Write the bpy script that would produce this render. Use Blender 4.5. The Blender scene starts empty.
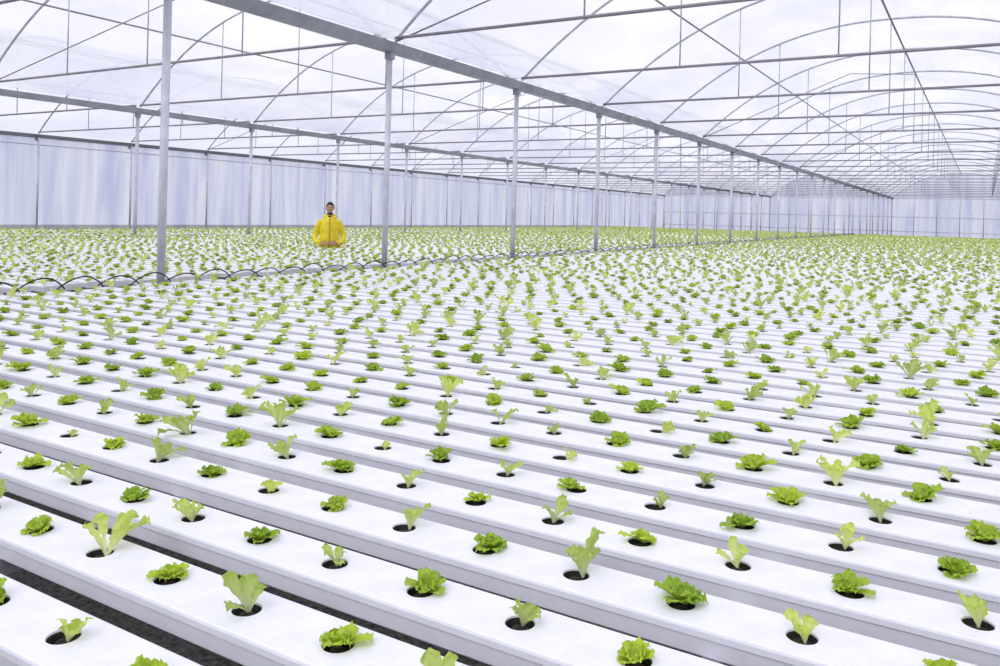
import bpy, bmesh, math, random
import numpy as np
from mathutils import Vector, Matrix
random.seed(4); rng=np.random.default_rng(7)
scene=bpy.context.scene
scene.view_settings.view_transform='Standard'
scene.view_settings.look='None'
scene.view_settings.exposure=0.0

# ------------------------------------------------------------ constants
CH_TOP=0.90; CAM_Z=1.75
PITCH=0.2715; SP=0.2545; Y0=0.945
GUT=[-31.3,-19.6,-7.9,3.8,15.5]
GZ=4.22; RISE=2.35
YP0=5.90; YPS=3.95
YBACK=YP0+21*YPS; YFRONT=YP0-3*YPS

# ------------------------------------------------------------ materials
def new_mat(name):
    m=bpy.data.materials.new(name); m.use_nodes=True
    nt=m.node_tree; b=nt.nodes['Principled BSDF']
    return m,nt,b
def N(nt,t,**k):
    n=nt.nodes.new(t)
    for a,v in k.items(): setattr(n,a,v)
    return n
def simple(name,col,rough=0.5,metal=0.0,noise=0.0,scale=20,bump=0.0):
    m,nt,b=new_mat(name)
    b.inputs['Roughness'].default_value=rough
    b.inputs['Metallic'].default_value=metal
    tc=N(nt,'ShaderNodeTexCoord'); nz=N(nt,'ShaderNodeTexNoise')
    nz.inputs['Scale'].default_value=scale; nz.inputs['Detail'].default_value=5
    nt.links.new(tc.outputs['Object'],nz.inputs['Vector'])
    cr=N(nt,'ShaderNodeValToRGB')
    cr.color_ramp.elements[0].position=0.3; cr.color_ramp.elements[1].position=0.7
    cr.color_ramp.elements[0].color=tuple(c*(1-noise) for c in col)+(1,)
    cr.color_ramp.elements[1].color=tuple(min(1,c*(1+noise*0.4)) for c in col)+(1,)
    nt.links.new(nz.outputs['Fac'],cr.inputs['Fac']); nt.links.new(cr.outputs['Color'],b.inputs['Base Color'])
    if bump:
        bp=N(nt,'ShaderNodeBump'); bp.inputs['Strength'].default_value=bump; bp.inputs['Distance'].default_value=0.01
        nt.links.new(nz.outputs['Fac'],bp.inputs['Height']); nt.links.new(bp.outputs['Normal'],b.inputs['Normal'])
    return m
M_steel=simple('galvanised_steel',(0.50,0.51,0.55),0.5,0.25,0.25,6)
M_post=simple('painted_post',(0.66,0.67,0.73),0.5,0.1,0.2,4)
M_thin=simple('thin_steel',(0.30,0.29,0.31),0.5,0.3,0.2,5)
M_gutter=simple('gutter_steel',(0.38,0.39,0.43),0.5,0.25,0.25,3)
M_chan=simple('white_channel_plastic',(0.905,0.895,0.95),0.38,0,0.07,9)
M_hole=simple('dark_cup',(0.028,0.027,0.026),0.7,0,0.3,60)
M_soil=simple('growing_plug',(0.04,0.028,0.018),0.95,0,0.5,120,0.6)
M_black=simple('black_tube',(0.02,0.02,0.022),0.5,0,0.2,20)
M_gravel=simple('gravel',(0.12,0.11,0.10),0.95,0,0.8,38,1.0)
M_yel=simple('yellow_raincoat',(0.80,0.63,0.012),0.5,0,0.14,12,0.3)
M_dark=simple('dark_cloth',(0.02,0.02,0.03),0.85,0,0.3,30)
M_skin=simple('skin',(0.52,0.28,0.18),0.55,0,0.1,30)
M_hair=simple('hair',(0.012,0.010,0.010),0.7,0,0.3,60)
M_eye=simple('eye_white',(0.8,0.8,0.8),0.3)
M_lip=simple('lip',(0.35,0.12,0.1),0.5)
M_boot=simple('rubber_boot',(0.02,0.03,0.02),0.4)

def film_mat(name,colA,colB,transp,streak=False):
    m=bpy.data.materials.new(name); m.use_nodes=True; nt=m.node_tree
    for n in list(nt.nodes): nt.nodes.remove(n)
    out=N(nt,'ShaderNodeOutputMaterial')
    tc=N(nt,'ShaderNodeTexCoord'); mp=N(nt,'ShaderNodeMapping')
    mp.inputs['Scale'].default_value=(1.6,1.5,0.12) if streak else (0.6,0.22,0.5)
    nz=N(nt,'ShaderNodeTexNoise'); nz.inputs['Scale'].default_value=1.0; nz.inputs['Detail'].default_value=6; nz.inputs['Roughness'].default_value=0.6
    nz.inputs['Distortion'].default_value=0.4
    nt.links.new(tc.outputs['Object'],mp.inputs['Vector']); nt.links.new(mp.outputs['Vector'],nz.inputs['Vector'])
    cr=N(nt,'ShaderNodeValToRGB'); cr.color_ramp.elements[0].position=0.35; cr.color_ramp.elements[1].position=0.65
    cr.color_ramp.elements[0].color=colA+(1,); cr.color_ramp.elements[1].color=colB+(1,)
    nt.links.new(nz.outputs['Fac'],cr.inputs['Fac'])
    tl=N(nt,'ShaderNodeBsdfTranslucent'); df=N(nt,'ShaderNodeBsdfDiffuse'); tp=N(nt,'ShaderNodeBsdfTransparent')
    gl=N(nt,'ShaderNodeBsdfGlossy'); gl.inputs['Roughness'].default_value=0.35
    bp=N(nt,'ShaderNodeBump'); bp.inputs['Strength'].default_value=0.6; bp.inputs['Distance'].default_value=0.15
    nt.links.new(nz.outputs['Fac'],bp.inputs['Height'])
    for s in (tl,df,gl): nt.links.new(bp.outputs['Normal'],s.inputs['Normal'])
    for s in (tl,df,tp): nt.links.new(cr.outputs['Color'],s.inputs['Color'])
    m1=N(nt,'ShaderNodeMixShader'); m1.inputs[0].default_value=0.3
    nt.links.new(tl.outputs[0],m1.inputs[1]); nt.links.new(df.outputs[0],m1.inputs[2])
    m3=N(nt,'ShaderNodeMixShader'); m3.inputs[0].default_value=0.04
    nt.links.new(m1.outputs[0],m3.inputs[1]); nt.links.new(gl.outputs[0],m3.inputs[2])
    m2=N(nt,'ShaderNodeMixShader'); m2.inputs[0].default_value=transp
    nt.links.new(m3.outputs[0],m2.inputs[1]); nt.links.new(tp.outputs[0],m2.inputs[2])
    nt.links.new(m2.outputs[0],out.inputs['Surface'])
    return m
M_roof=film_mat('polythene_roof',(0.84,0.84,0.93),(0.99,0.99,1.0),0.45)
M_wall=film_mat('polythene_wall',(0.66,0.70,0.87),(0.98,0.985,1.0),0.58,True)

def leaf_mat(name,inner,outer,edge):
    m,nt,b=new_mat(name)
    at=N(nt,'ShaderNodeAttribute'); at.attribute_name='t'
    cr=N(nt,'ShaderNodeValToRGB')
    e=cr.color_ramp.elements; e[0].position=0.05; e[0].color=inner+(1,); e[1].position=1.0; e[1].color=edge+(1,)
    k=e.new(0.5); k.color=outer+(1,)
    nt.links.new(at.outputs['Fac'],cr.inputs['Fac'])
    oi=N(nt,'ShaderNodeObjectInfo'); hs=N(nt,'ShaderNodeHueSaturation')
    mr=N(nt,'ShaderNodeMapRange'); mr.inputs['To Min'].default_value=0.80; mr.inputs['To Max'].default_value=1.12
    nt.links.new(oi.outputs['Random'],mr.inputs['Value']); nt.links.new(mr.outputs[0],hs.inputs['Value'])
    mr2=N(nt,'ShaderNodeMapRange'); mr2.inputs['To Min'].default_value=0.51; mr2.inputs['To Max'].default_value=0.49
    nt.links.new(oi.outputs['Random'],mr2.inputs['Value']); nt.links.new(mr2.outputs[0],hs.inputs['Hue'])
    nt.links.new(cr.outputs['Color'],hs.inputs['Color'])
    nt.links.new(hs.outputs['Color'],b.inputs['Base Color'])
    b.inputs['Roughness'].default_value=0.45; b.inputs['Specular IOR Level'].default_value=0.3
    tl=N(nt,'ShaderNodeBsdfTranslucent'); nt.links.new(hs.outputs['Color'],tl.inputs['Color'])
    mx=N(nt,'ShaderNodeMixShader'); mx.inputs[0].default_value=0.40
    out=nt.nodes['Material Output']
    nt.links.new(b.outputs[0],mx.inputs[1]); nt.links.new(tl.outputs[0],mx.inputs[2]); nt.links.new(mx.outputs[0],out.inputs['Surface'])
    return m
M_leafA=leaf_mat('frilly_leaf',(0.60,0.69,0.14),(0.46,0.61,0.06),(0.50,0.68,0.07))
M_leafB=leaf_mat('upright_leaf',(0.88,0.91,0.60),(0.70,0.79,0.27),(0.58,0.72,0.15))

# ------------------------------------------------------------ mesh helpers
class MB:
    def __init__(s): s.v=[];s.f=[];s.n=0
    def add(s,v,f):
        s.v+= [tuple(p) for p in v]; s.f+=[tuple(i+s.n for i in q) for q in f]; s.n+=len(v)
    def tube(s,pts,rad,seg=8,ref=None,cap=True):
        pts=[Vector(p) for p in pts]; n=len(pts)
        if not isinstance(rad,(list,)): rad=[rad]*n
        V=[];F=[]
        for i,p in enumerate(pts):
            t=(pts[min(i+1,n-1)]-pts[max(i-1,0)]).normalized()
            r=Vector(ref) if ref else (Vector((1,0,0)) if abs(t.x)<0.9 else Vector((0,1,0)))
            a=(r-t*r.dot(t)).normalized(); b=t.cross(a)
            ra=rad[min(i,len(rad)-1)]; rx,ry=(ra if isinstance(ra,tuple) else (ra,ra))
            for k in range(seg):
                th=2*math.pi*(k+0.5)/seg
                V.append(p+a*math.cos(th)*rx+b*math.sin(th)*ry)
        for i in range(n-1):
            for k in range(seg):
                k2=(k+1)%seg
                F.append((i*seg+k,i*seg+k2,(i+1)*seg+k2,(i+1)*seg+k))
        if cap:
            F.append(tuple(range(seg))[::-1]); F.append(tuple((n-1)*seg+k for k in range(seg)))
        s.add(V,F)
    def box(s,lo,hi):
        x0,y0,z0=lo;x1,y1,z1=hi
        s.add([(x0,y0,z0),(x1,y0,z0),(x1,y1,z0),(x0,y1,z0),(x0,y0,z1),(x1,y0,z1),(x1,y1,z1),(x0,y1,z1)],
              [(0,3,2,1),(4,5,6,7),(0,1,5,4),(1,2,6,5),(2,3,7,6),(3,0,4,7)])
    def obj(s,name,mat,parent=None,smooth=True,link=True):
        me=bpy.data.meshes.new(name); me.from_pydata(s.v,[],s.f); me.update()
        me.materials.append(mat)
        if smooth:
            for p in me.polygons: p.use_smooth=True
        o=bpy.data.objects.new(name,me)
        if link: scene.collection.objects.link(o)
        if parent: o.parent=parent
        return o
def empty(name,loc=(0,0,0)):
    e=bpy.data.objects.new(name,None); e.location=loc; e.empty_display_size=0.2; scene.collection.objects.link(e); return e

# ------------------------------------------------------------ greenhouse frame
frame=empty('greenhouse_frame')
ypos=[YP0+YPS*k for k in range(-3,22)]
def arch_z(s): return GZ+0.12+RISE*(1-abs(s)**2.25)
mb=MB()
for gx in GUT[1:4]:
    for y in ypos[1:-1]:
        mb.tube([(gx,y,0),(gx,y,GZ-0.05)],0.045,10)
        mb.box((gx-0.1,y-0.1,0),(gx+0.1,y+0.1,0.015))
mb.obj('posts',M_post,frame)
mb=MB()
for gx in (GUT[0]+0.12,GUT[4]-0.12):
    for y in ypos: mb.tube([(gx,y,0),(gx,y,GZ-0.05)],0.04,8)
mb.obj('wall_posts',M_post,frame)
mb=MB()
for gx in GUT:
    prof=[(-0.15,0.08),(-0.085,-0.05),(0.085,-0.05),(0.15,0.08),(0.135,0.08),(0.075,-0.035),(-0.075,-0.035),(-0.135,0.08)]
    V=[];
    for y in (YFRONT,YBACK):
        V+=[(gx+a,y,GZ+b) for a,b in prof]
    F=[(i,(i+1)%8,8+(i+1)%8,8+i) for i in range(8)]
    mb.add(V,F)
    for y in ypos:
        mb.box((gx-0.06,y-0.05,GZ-0.16),(gx+0.06,y+0.05,GZ-0.05))
mb.obj('gutters',M_gutter,frame,smooth=False)
arch=MB();tie=MB();web=MB();pur=MB()
TZ=GZ+0.16
for b in range(4):
    x0,x1=GUT[b],GUT[b+1]; cx=(x0+x1)/2; hw=(x1-x0)/2-0.1
    for y in ypos:
        arch.tube([(cx+hw*s,y,arch_z(s)) for s in np.linspace(-1,1,29)],0.025,6,ref=(0,1,0),cap=False)
        tie.tube([(x0+0.1,y,TZ),(x1-0.1,y,TZ)],0.025,6)
        for s in (-0.45,0,0.45):
            web.tube([(cx+hw*s,y,TZ),(cx+hw*s,y,arch_z(s))],0.013,5)
    for s,r in ((-0.6,0.02),(0,0.024),(0.6,0.02)):
        pur.tube([(cx+hw*s,YFRONT,arch_z(s)-0.045),(cx+hw*s,YBACK,arch_z(s)-0.045)],r,6)
    for k in range(0,24,4):
        pur.tube([(x0+0.1,ypos[k],GZ+0.1),(cx-hw*0.3,ypos[k]+YPS*0.55,arch_z(-0.3)-0.08),(cx,ypos[k+1],arch_z(0)-0.08)],0.014,5)
arch.obj('roof_arches',M_steel,frame);tie.obj('tie_bars',M_thin,frame);web.obj('truss_struts',M_steel,frame);pur.obj('purlins',M_thin,frame)

# roof film
mb=MB()
for b in range(4):
    x0,x1=GUT[b],GUT[b+1]; cx=(x0+x1)/2; hw=(x1-x0)/2-0.02
    ss=np.linspace(-1,1,41); ys=np.arange(YFRONT,YBACK+0.01,YPS/4)
    V=[];F=[]
    for j,y in enumerate(ys):
        ph=((y-YP0)/YPS)%1
        sag=-0.05*math.sin(math.pi*ph)
        for s in ss: V.append((cx+hw*s,y,arch_z(s)+0.045+sag*(1-s*s)))
    n=len(ss)
    for j in range(len(ys)-1):
        for i in range(n-1): F.append((j*n+i,j*n+i+1,(j+1)*n+i+1,(j+1)*n+i))
    mb.add(V,F)
mb.obj('ceiling',M_roof)
# walls
def wall_x(x,name):
    m=MB(); V=[];F=[]; ys=np.arange(YFRONT,YBACK+0.01,YPS/8)
    for y in ys:
        for z in (0,GZ+0.05): V.append((x+0.02*math.sin(y*5.1+z),y,z))
    for j in range(len(ys)-1): F.append((2*j,2*j+1,2*j+3,2*j+2))
    m.add(V,F); return m.obj(name,M_wall)
wl=wall_x(GUT[0],'wall_left'); wr=wall_x(GUT[4],'wall_right')
def wall_y(y,name):
    m=MB()
    for b in range(4):
        x0,x1=GUT[b],GUT[b+1]; cx=(x0+x1)/2; hw=(x1-x0)/2
        ss=np.linspace(-1,1,33); V=[];F=[]
        for s in ss: V+=[(cx+hw*s,y,0),(cx+hw*s,y,GZ),(cx+hw*s,y,arch_z(s)+0.045)]
        for i in range(len(ss)-1):
            a=3*i; F+=[(a,a+3,a+4,a+1),(a+1,a+4,a+5,a+2)]
        m.add(V,F)
    return m.obj(name,M_wall,smooth=False)
wall_y(YBACK+0.1,'wall_back'); wall_y(YFRONT-0.1,'wall_front')
mb=MB()
for b in range(4):
    x0,x1=GUT[b],GUT[b+1]
    for i in range(0,7):
        x=x0+(x1-x0)*i/6; s=(i/6)*2-1
        mb.tube([(x,YBACK,0),(x,YBACK,arch_z(s))],0.04,6)
    for z in (1.0,2.4,GZ): mb.tube([(x0,YBACK,z),(x1,YBACK,z)],0.03,6)
mb.obj('end_wall_studs',M_post,frame)
mb=MB()
for z in (0.5,3.9): mb.tube([(GUT[0]+0.08,YFRONT,z),(GUT[0]+0.08,YBACK,z)],0.02,6)
mb.obj('side_wall_rails',M_post,frame)

# floor
mb=MB(); mb.add([(-60,-30,0),(50,-30,0),(50,130,0),(-60,130,0)],[(0,1,2,3)]); mb.obj('floor',M_gravel,smooth=False)

# ------------------------------------------------------------ channel module
HW=0.083; CHH=0.064; HR=0.032
def module():
    """segment of NFT channel centred on planting hole; top at z=0"""
    bm=bmesh.new()
    L=SP/2
    seg=24; inner=[];outer=[];flat=HW-0.006
    for k in range(seg):
        th=2*math.pi*k/seg+math.pi/seg
        c,s=math.cos(th),math.sin(th)
        inner.append(bm.verts.new((HR*c,HR*s,0)))
        q=min(L/abs(c) if abs(c)>1e-6 else 9, flat/abs(s) if abs(s)>1e-6 else 9)
        outer.append(bm.verts.new((q*c,q*s,0)))
    corners={}
    for sx in(1,-1):
        for sy in(1,-1): corners[(sx,sy)]=bm.verts.new((sx*L,sy*flat,0))
    for k in range(seg):
        k2=(k+1)%seg
        a,b=outer[k],outer[k2]
        onx=lambda v:abs(abs(v.co.x)-L)<1e-5
        if onx(a)!=onx(b):
            cx=1 if a.co.x+b.co.x>0 else -1; cy=1 if a.co.y+b.co.y>0 else -1
            bm.faces.new((inner[k],a,corners[(cx,cy)],b,inner[k2]))
        else: bm.faces.new((inner[k],a,b,inner[k2]))
    prof=[(flat,0),(HW-0.002,-0.002),(HW,-0.007),(HW,-0.020),(HW-0.004,-0.023),(HW-0.007,-CHH+0.005),(HW-0.012,-CHH),(0,-CHH)]
    for sy in(1,-1):
        for i in range(len(prof)-1):
            (y0,z0),(y1,z1)=prof[i],prof[i+1]
            vs=[bm.verts.new(p) for p in ((-L,sy*y0,z0),(L,sy*y0,z0),(L,sy*y1,z1),(-L,sy*y1,z1))]
            bm.faces.new(vs if sy<0 else vs[::-1])
    low=[bm.verts.new((v.co.x*0.97,v.co.y*0.97,-0.004)) for v in inner]
    bot=[bm.verts.new((v.co.x*0.8,v.co.y*0.8,-0.04)) for v in inner]
    for k in range(seg):
        k2=(k+1)%seg
        bm.faces.new((inner[k],inner[k2],low[k2],low[k]))
        f=bm.faces.new((low[k],low[k2],bot[k2],bot[k])); f.material_index=1
    f=bm.faces.new(bot); f.material_index=1
    c=bm.verts.new((0,0,-0.006)); pr=[bm.verts.new((0.019*math.cos(a)*(1+0.15*math.sin(3*a)),0.019*math.sin(a),-0.013)) for a in np.linspace(0,2*math.pi,12,endpoint=False)]
    pb=[bm.verts.new((v.co.x,v.co.y,-0.039)) for v in pr]
    for k in range(12):
        k2=(k+1)%12
        f=bm.faces.new((c,pr[k],pr[k2])); f.material_index=2
        f=bm.faces.new((pr[k],pb[k],pb[k2],pr[k2])); f.material_index=2
    bmesh.ops.recalc_face_normals(bm,faces=[f for f in bm.faces if f.material_index==2])
    me=bpy.data.meshes.new('channel_segment'); bm.to_mesh(me); bm.free()
    for m in (M_chan,M_hole,M_soil): me.materials.append(m)
    return bpy.data.objects.new('channel_segment',me)

# ------------------------------------------------------------ lettuces
def leaf(V,F,T,az,length,width,tilt0,tilt1,ruf,r,nu=9,nv=10,base_r=0.006,stem=0.25,fr=5,cup=0.18):
    n0=len(V)
    ca,sa=math.cos(az),math.sin(az)
    px,pz=base_r,0.0; dl=length/(nv-1)
    ph=r.random()*6.28; ph2=r.random()*6.28; twist=(r.random()-0.5)*0.6
    for j in range(nv):
        t=j/(nv-1)
        ang=tilt0+(tilt1-tilt0)*t**1.2
        if j>0: px+=math.cos(ang)*dl; pz+=math.sin(ang)*dl
        if t<stem: w=width*(0.16+0.25*(t/stem))
        else:
            q=(t-stem)/(1-stem); w=width*(0.41+0.62*math.sin(min(1,q*1.18)*math.pi*0.62)) if q<0.75 else width*(0.41+0.62*1.0)*math.sqrt(max(0.05,1-((q-0.75)/0.25)**2*0.75))
        for i in range(nu):
            u=i/(nu-1)*2-1
            lx=px; ly=u*w*0.5; lz=pz
            e=abs(u)**1.6*max(0,t-0.15)+max(0,t-0.7)*1.3
            nrm=(-math.sin(ang),math.cos(ang))
            d=ruf*e*(math.sin(fr*t*3.0*1.7+ph+u*2.2)+0.7*math.sin(u*fr*1.5+ph2+t*4))+ (cup*w*u*u)*(1-0.5*t)
            lx+=nrm[0]*d+ (r.random()-0.5)*ruf*0.3*e; lz+=nrm[1]*d+(r.random()-0.5)*ruf*0.3*e
            ly+=ruf*0.6*e*math.sin(ph+t*fr*6+u) + twist*t*t*length*0.35
            V.append((lx*ca-ly*sa,lx*sa+ly*ca,max(lz,-0.004))); T.append(min(1,max(0,t*0.9+abs(u)*0.25*t)))
    for j in range(nv-1):
        for i in range(nu-1):
            a=n0+j*nu+i; F.append((a,a+1,a+nu+1,a+nu))
def plant(name,mat,kind,seed):
    r=random.Random(seed); V=[];F=[];T=[]
    if kind=='A':
        ex=r.random()*6.28; nl=r.choice([11,13,15]); st=r.uniform(0.80,1.08)
        for k in range(nl):
            az=k*2.399+r.random()*0.7; q=k/nl
            ln=0.060*(1-0.38*q)*r.uniform(.72,1.22)*(1+0.2*math.cos(az-ex))*st
            leaf(V,F,T,az,ln,0.039*r.uniform(.8,1.2),0.50+q*0.75,0.05+q*1.15,0.0095,r,stem=0.12,fr=6,nu=13,nv=11)
    else:
        nl=r.choice([4,5,6,7]); lean=r.random()*6.28; st=r.uniform(0.85,1.15)
        for k in range(nl):
            az=k*2.399+r.random()*0.6; q=k/nl
            ln=0.092*r.uniform(.6,1.1)*st
            leaf(V,F,T,az,ln*(1-0.25*abs(q-0.5)),0.034*r.uniform(.8,1.25),1.12+0.35*q+r.uniform(-.2,.1),0.45+0.7*q+r.uniform(-.4,.3),0.0095,r,stem=0.38,fr=5,nu=11,nv=13,cup=0.30,base_r=0.003)
        V=[(x+z*0.25*math.cos(lean),y+z*0.25*math.sin(lean),z) for x,y,z in V]
    me=bpy.data.meshes.new(name); me.from_pydata(V,[],F); me.update(); me.materials.append(mat)
    a=me.attributes.new('t','FLOAT','POINT'); a.data.foreach_set('value',T)
    for p in me.polygons: p.use_smooth=True
    o=bpy.data.objects.new(name,me)
    sb=o.modifiers.new('sub','SUBSURF'); sb.levels=1; sb.render_levels=1
    return o
def coll(name,objs):
    c=bpy.data.collections.new(name)
    for o in objs: c.objects.link(o)
    return c
NA,NB=10,14
C_A=coll('frilly_lettuce_variants',[plant('frilly_lettuce_%02d'%i,M_leafA,'A',10+i) for i in range(NA)])
C_B=coll('upright_lettuce_variants',[plant('upright_lettuce_%02d'%i,M_leafB,'B',40+i) for i in range(NB)])
C_M=coll('channel_segments',[module()])

def scatter(name,pts,rots,scl,idx,collection):
    me=bpy.data.meshes.new(name); me.from_pydata([tuple(p) for p in pts],[],[])
    a=me.attributes.new('rot','FLOAT_VECTOR','POINT'); a.data.foreach_set('vector',np.asarray(rots,dtype=np.float32).ravel())
    a=me.attributes.new('scl','FLOAT','POINT'); a.data.foreach_set('value',np.asarray(scl,dtype=np.float32))
    a=me.attributes.new('vid','INT','POINT'); a.data.foreach_set('value',np.asarray(idx,dtype=np.int32))
    o=bpy.data.objects.new(name,me); scene.collection.objects.link(o)
    ng=bpy.data.node_groups.new(name+'_gn','GeometryNodeTree')
    ng.interface.new_socket('Geometry',in_out='INPUT',socket_type='NodeSocketGeometry')
    ng.interface.new_socket('Geometry',in_out='OUTPUT',socket_type='NodeSocketGeometry')
    gi=ng.nodes.new('NodeGroupInput'); go=ng.nodes.new('NodeGroupOutput')
    ci=ng.nodes.new('GeometryNodeCollectionInfo'); ci.inputs['Collection'].default_value=collection
    ci.inputs['Separate Children'].default_value=True; ci.inputs['Reset Children'].default_value=True
    ip=ng.nodes.new('GeometryNodeInstanceOnPoints'); ip.inputs['Pick Instance'].default_value=True
    def na(n,t):
        x=ng.nodes.new('GeometryNodeInputNamedAttribute'); x.data_type=t; x.inputs['Name'].default_value=n
        return [s for s in x.outputs if s.enabled and s.name=='Attribute'][0]
    L=ng.links.new
    L(gi.outputs[0],ip.inputs['Points']); L(ci.outputs[0],ip.inputs['Instance'])
    L(na('rot','FLOAT_VECTOR'),ip.inputs['Rotation']); L(na('scl','FLOAT'),ip.inputs['Scale']); L(na('vid','INT'),ip.inputs['Instance Index'])
    L(ip.outputs[0],go.inputs[0])
    md=o.modifiers.new('scatter','NODES'); md.node_group=ng
    return o

MANX,MANY=-12.42,13.54
fields=[(-24.3,-19.88),(-19.36,-8.14),(-7.60,3.3)]
phase={0:-1.53,1:-1.32,2:-1.32,3:-1.32,4:-1.52}
NR=int((62-Y0)/PITCH)
mp=[];A=[];B=[];caps=MB()
for n in range(-1,NR):
    y=Y0+PITCH*n
    for fi,(xa,xb) in enumerate(fields):
        ph=phase.get(n,-1.4+rng.uniform(-0.256,0.256)) if fi==2 else rng.uniform(-0.25,0.25)
        k0=math.ceil((xa-ph)/SP); k1=math.floor((xb-ph)/SP)
        ks=list(range(k0,k1+1)); runs=[ks]
        if fi==1 and abs(y-MANY)<0.36:
            runs=[[k for k in ks if ph+k*SP<MANX-0.48],[k for k in ks if ph+k*SP>MANX+0.48]]
        for run in runs:
            for k in run:
                x=ph+k*SP
                mp.append((x,y,CH_TOP))
                if rng.random()<0.002: continue
                up=(k%2==0)
                if n>5 and rng.random()<0.12: up=not up
                jx,jy=rng.normal(0,0.007,2)
                if up: B.append((x+jx+0.004,y+jy,CH_TOP-0.008))
                else: A.append((x+jx,y+jy,CH_TOP-0.003))
            for xe in (ph+run[0]*SP-SP/2,ph+run[-1]*SP+SP/2):
                caps.box((xe-0.004,y-HW-0.002,CH_TOP-CHH-0.001),(xe+0.004,y+HW+0.002,CH_TOP+0.001))
ch=scatter('hydroponic_channels',mp,np.zeros((len(mp),3)),np.ones(len(mp)),np.zeros(len(mp)),C_M)
caps.obj('channel_end_caps',M_chan,ch,smooth=False)
def rr(n,t=0.12): return np.stack([rng.normal(0,t,n),rng.normal(0,t,n),rng.uniform(0,6.283,n)],1)
scatter('frilly_lettuce_seedlings',A,rr(len(A),0.09),rng.uniform(0.66,1.02,len(A)),rng.integers(0,NA,len(A)),C_A)
scatter('upright_lettuce_seedlings',B,rr(len(B),0.18),np.clip(rng.normal(0.84,0.17,len(B)),0.42,1.2),rng.integers(0,NB,len(B)),C_B)

# trestles carrying the channels
mb=MB(); ymax=Y0+PITCH*NR
for xa,xb in fields:
    nx=max(2,int((xb-xa)/1.8)+1)
    for x in np.linspace(xa+0.4,xb-0.4,nx):
        if abs(x-MANX)<0.45: x=MANX+0.5
        mb.box((x-0.02,Y0-0.45,CH_TOP-CHH-0.045),(x+0.02,ymax,CH_TOP-CHH-0.001))
        for y in np.arange(Y0-0.3,ymax,3.0):
            mb.tube([(x,y,0),(x,y,CH_TOP-CHH-0.04)],0.018,6)
mb.obj('trestles',M_steel,ch,smooth=False)

# irrigation feed loops
mb=MB()
xl=-7.71
mb.tube([(xl-0.09,Y0-0.3,CH_TOP-0.06),(xl-0.09,ymax,CH_TOP-0.06)],0.016,8)
y=Y0
while y<ymax-1:
    w=0.40+rng.uniform(-0.03,0.03); hh=0.10+rng.uniform(-0.03,0.035); pts=[]
    sh=rng.uniform(-0.02,0.02)
    for q in np.linspace(0,1,13):
        pts.append((xl-0.06+0.14*q+0.05*math.sin(q*3.14),y+w*q+sh,CH_TOP-0.03+0.035*q+hh*math.sin(math.pi*q)**0.8))
    mb.tube(pts,0.0075,6)
    y+=PITCH*1.5
mb.obj('irrigation_hoses',M_black,ch)

# ------------------------------------------------------------ the man
def remesh(o,vox,sm=3):
    m=o.modifiers.new('r','REMESH'); m.mode='VOXEL'; m.voxel_size=vox; m.use_smooth_shade=True
    s=o.modifiers.new('s','SMOOTH'); s.iterations=sm; s.factor=0.5
man=empty('man_in_yellow_raincoat',(MANX,MANY,0)); man.rotation_euler=(0,0,math.atan2(12.5,13.5)); man.scale=(1.02,1.02,1.02)
X=(1,0,0)
mb=MB()
mb.tube([(0,0,0.80),(0,0,0.84),(0,0,1.0),(0,0,1.15),(0,0,1.32),(0,0,1.42),(0,0.0,1.49),(0,0.005,1.54),(0,0,1.59)],
        [(0.25,0.18),(0.255,0.185),(0.225,0.17),(0.205,0.16),(0.21,0.152),(0.19,0.138),(0.14,0.11),(0.092,0.098),(0.085,0.093)],24,ref=X)
for s in(-1,1):
    mb.tube([(s*0.11,0,1.44),(s*0.185,0.0,1.41),(s*0.245,0.01,1.31),(s*0.30,0.03,1.15),(s*0.305,-0.03,1.05),(s*0.25,-0.15,0.99),(s*0.17,-0.225,0.975)],
            [0.068,0.078,0.07,0.06,0.06,0.055,0.052],14,ref=(0,1,0))
    mb.tube([(s*0.19,-0.205,0.975),(s*0.165,-0.23,0.975)],[0.058,0.056],14,ref=(0,1,0))
    mb.box((s*0.15-0.065,-0.195,0.86),(s*0.15+0.065,-0.15,0.94))
mb.tube([(0.085,-0.085,1.52),(0.125,0.0,1.545),(0.10,0.09,1.56),(0,0.13,1.55),(-0.10,0.09,1.56),(-0.125,0.0,1.545),(-0.085,-0.085,1.52)],[0.012,0.028,0.042,0.05,0.042,0.028,0.012],12)
j=mb.obj('raincoat',M_yel,man); remesh(j,0.010,4)
mb=MB(); mb.tube([(0,-0.18,0.83),(0,-0.182,0.95),(0,-0.168,1.15),(0,-0.158,1.32),(0,-0.140,1.43),(0,-0.105,1.53)],[(0.014,0.006)]*6,8,ref=X)
mb.obj('zip_placket',simple('zip_placket',(0.45,0.33,0.02),0.5),man)
mb=MB(); mb.tube([(0,0,1.54),(0,-0.005,1.57),(0,-0.01,1.595),(0,-0.008,1.615)],[(0.088,0.097),(0.080,0.092),(0.072,0.078),(0.062,0.064)],20,ref=X)
mb.obj('scarf',M_dark,man)
mb=MB()
mb.tube([(0,0,1.0),(0,0,0.92),(0,0,0.84)],[(0.175,0.125),(0.185,0.13),(0.17,0.12)],20,ref=X)
for s in(-1,1):
    mb.tube([(s*0.09,0,0.92),(s*0.10,0,0.75),(s*0.11,-0.01,0.50),(s*0.115,0.01,0.30),(s*0.12,0.015,0.18)],[0.10,0.092,0.066,0.066,0.055],14)
t=mb.obj('trousers',M_dark,man); remesh(t,0.013,3)
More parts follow.
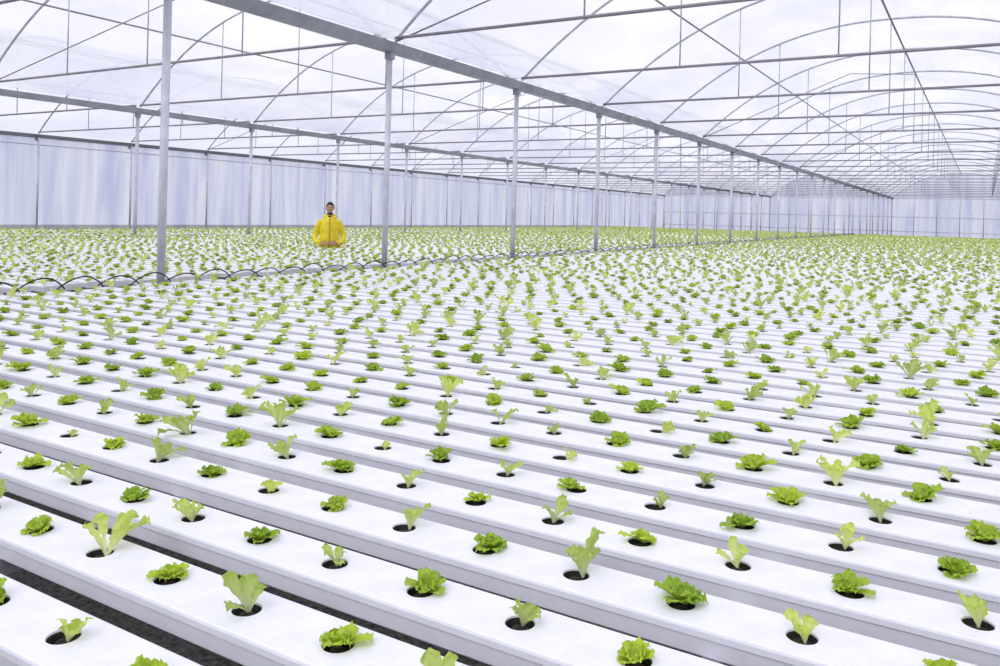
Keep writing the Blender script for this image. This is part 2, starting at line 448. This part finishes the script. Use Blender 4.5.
for s in(-1,1):
    mb=MB()
    mb.tube([(s*0.12,0.015,0.36),(s*0.12,0.015,0.2),(s*0.12,0.02,0.08),(s*0.12,0.02,0.045)],[0.072,0.062,0.058,0.06],14)
    mb.tube([(s*0.12,0.07,0.045),(s*0.12,0.0,0.05),(s*0.125,-0.08,0.045),(s*0.13,-0.16,0.037),(s*0.13,-0.19,0.03)],[(0.04,0.04),(0.048,0.045),(0.05,0.04),(0.045,0.032),(0.03,0.025)],14,ref=X)
    b=mb.obj('boot_left' if s>0 else 'boot_right',M_boot,man); remesh(b,0.009,2)
for s in(-1,1):
    mb=MB()
    wx,wy,wz=s*0.165,-0.225,0.975
    mb.tube([(wx+s*0.02,wy+0.02,wz),(wx-s*0.02,wy-0.02,wz-0.002),(wx-s*0.06,wy-0.045,wz-0.005),(wx-s*0.095,wy-0.058,wz-0.008)],[(0.024,0.028),(0.02,0.034),(0.017,0.043),(0.014,0.041)],12,ref=(0,1,0))
    for i,(zz,l) in enumerate(((0.030,0.068),(0.010,0.078),(-0.011,0.072),(-0.032,0.056))):
        bx=wx-s*0.09; by=wy-0.057-(0.012 if s<0 else 0)
        mb.tube([(bx,by,wz+zz-0.006),(bx-s*l*0.4,by-0.010,wz+zz-0.008),(bx-s*l*0.75,by-0.001,wz+zz-0.012),(bx-s*l*0.95,by+0.014,wz+zz-0.015)],[0.0095,0.009,0.008,0.0065],8)
    mb.tube([(wx-s*0.03,wy-0.035,wz+0.025),(wx-s*0.055,wy-0.055,wz+0.05),(wx-s*0.085,wy-0.07,wz+0.058),(wx-s*0.105,wy-0.075,wz+0.055)],[0.013,0.011,0.010,0.008],8,ref=(0,1,0))
    hnd=mb.obj('hand_left' if s>0 else 'hand_right',M_skin,man); remesh(hnd,0.0035,2)
hc=Vector((0,-0.01,1.728))
def headshape(th,ph,grow=1.0):
    x=math.sin(th)*math.cos(ph); y=math.sin(th)*math.sin(ph); z=math.cos(th)
    rx,ry,rz=0.084,0.106,0.125
    if z<0:
        k=1+0.28*z; rx*=k; 
        if y>0: ry*=(1+0.45*z)
    return Vector((x*rx,y*ry,z*rz))*grow
def sph(n1,n2,fn,th0=0,th1=math.pi):
    V=[];F=[]
    for i in range(n1+1):
        th=th0+(th1-th0)*i/n1
        for k in range(n2): V.append(fn(th,2*math.pi*k/n2))
    for i in range(n1):
        for k in range(n2):
            k2=(k+1)%n2; F.append((i*n2+k,(i+1)*n2+k,(i+1)*n2+k2,i*n2+k2))
    return V,F
def facef(th,ph):
    P=headshape(th,ph)
    if P.y<0:
        g=lambda x0,z0,sx,sz:math.exp(-((P.x-x0)/sx)**2-((P.z-z0)/sz)**2)
        P.y-=0.024*g(0,-0.022,0.012,0.016)+0.012*g(0,0.0,0.008,0.02)
        P.y+=0.010*(g(0.032,0.004,0.016,0.012)+g(-0.032,0.004,0.016,0.012))
        P.y-=0.006*g(0,-0.062,0.025,0.010)+0.010*g(0,-0.098,0.022,0.018)+0.005*g(0,0.025,0.045,0.01)
    return P+hc
mb=MB(); mb.add(*sph(60,72,facef)); mb.tube([(0,0.01,1.55),(0,0.0,1.66)],[0.055,0.055],16)
for s in(-1,1):
    mb.tube([(s*0.078,0.012,1.698),(s*0.087,0.018,1.715),(s*0.090,0.02,1.736),(s*0.084,0.012,1.751)],[(0.006,0.008),(0.008,0.013),(0.008,0.015),(0.005,0.008)],10,ref=(1,0,0))
mb.obj('head',M_skin,man)
def capf(th,ph):
    front=max(0,-math.sin(ph))
    lim=1.88-0.88*front**0.5+0.04*math.sin(ph*9)
    th2=min(th,lim)
    return headshape(th2,ph,(1.08+0.012*math.sin(ph*13)*math.sin(th*11)) if th<lim else 1.0)+hc
mb=MB(); mb.add(*sph(30,90,capf,0,1.95)); mb.obj('hair',M_hair,man)
for s in(-1,1):
    mb=MB(); c=Vector((s*0.032,-0.095,1.732)); mb.add(*sph(8,12,lambda th,ph:c+Vector((0.012*math.sin(th)*math.cos(ph),0.009*math.sin(th)*math.sin(ph),0.006*math.cos(th)))))
    mb.obj('eye_left' if s>0 else 'eye_right',M_eye,man)
    mb=MB(); c2=Vector((s*0.032,-0.1030,1.732)); mb.add(*sph(6,10,lambda th,ph:c2+Vector((0.0054*math.sin(th)*math.cos(ph),0.003*math.sin(th)*math.sin(ph),0.0054*math.cos(th)))))
    mb.obj('iris_left' if s>0 else 'iris_right',M_hair,man)
    mb=MB(); mb.tube([(s*0.014,-0.115,1.750),(s*0.032,-0.110,1.755),(s*0.050,-0.096,1.749)],[0.003,0.0045,0.002],6); mb.obj('eyebrow_left' if s>0 else 'eyebrow_right',M_hair,man)
mb=MB(); mb.tube([(-0.024,-0.099,1.667),(-0.010,-0.106,1.668),(0.010,-0.106,1.668),(0.024,-0.099,1.667)],[(0.003,0.003),(0.006,0.005),(0.006,0.005),(0.003,0.003)],8); mb.obj('mouth',M_lip,man)

# ------------------------------------------------------------ light
w=bpy.data.worlds.new('overcast'); scene.world=w; w.use_nodes=True; nt=w.node_tree
bg=nt.nodes['Background']
tc=N(nt,'ShaderNodeTexCoord'); sp=N(nt,'ShaderNodeSeparateXYZ'); cr=N(nt,'ShaderNodeValToRGB')
nt.links.new(tc.outputs['Generated'],sp.inputs[0]); nt.links.new(sp.outputs['Z'],cr.inputs['Fac'])
e=cr.color_ramp.elements; e[0].position=0.0; e[0].color=(0.78,0.80,0.92,1); e[1].position=0.35; e[1].color=(0.91,0.91,1.0,1)
nt.links.new(cr.outputs['Color'],bg.inputs['Color']); bg.inputs['Strength'].default_value=1.04
sd=bpy.data.lights.new('sun','SUN'); sd.energy=2.35; sd.angle=math.radians(45); so=bpy.data.objects.new('sun',sd); scene.collection.objects.link(so)
so.rotation_euler=(math.radians(40),math.radians(-15),math.radians(10))

# ------------------------------------------------------------ camera
cd=bpy.data.cameras.new('camera'); co=bpy.data.objects.new('camera',cd); scene.collection.objects.link(co)
cd.sensor_width=36; cd.lens=815*36/1000; cd.shift_y=-0.120; cd.clip_end=400; cd.clip_start=0.02
yaw=math.radians(30.75); roll=math.radians(1.5)
R=Matrix.Rotation(yaw,4,'Z')@Matrix.Rotation(math.pi/2,4,'X')@Matrix.Rotation(roll,4,'Z')
co.matrix_world=Matrix.Translation((0,0,CAM_Z))@R
scene.camera=co
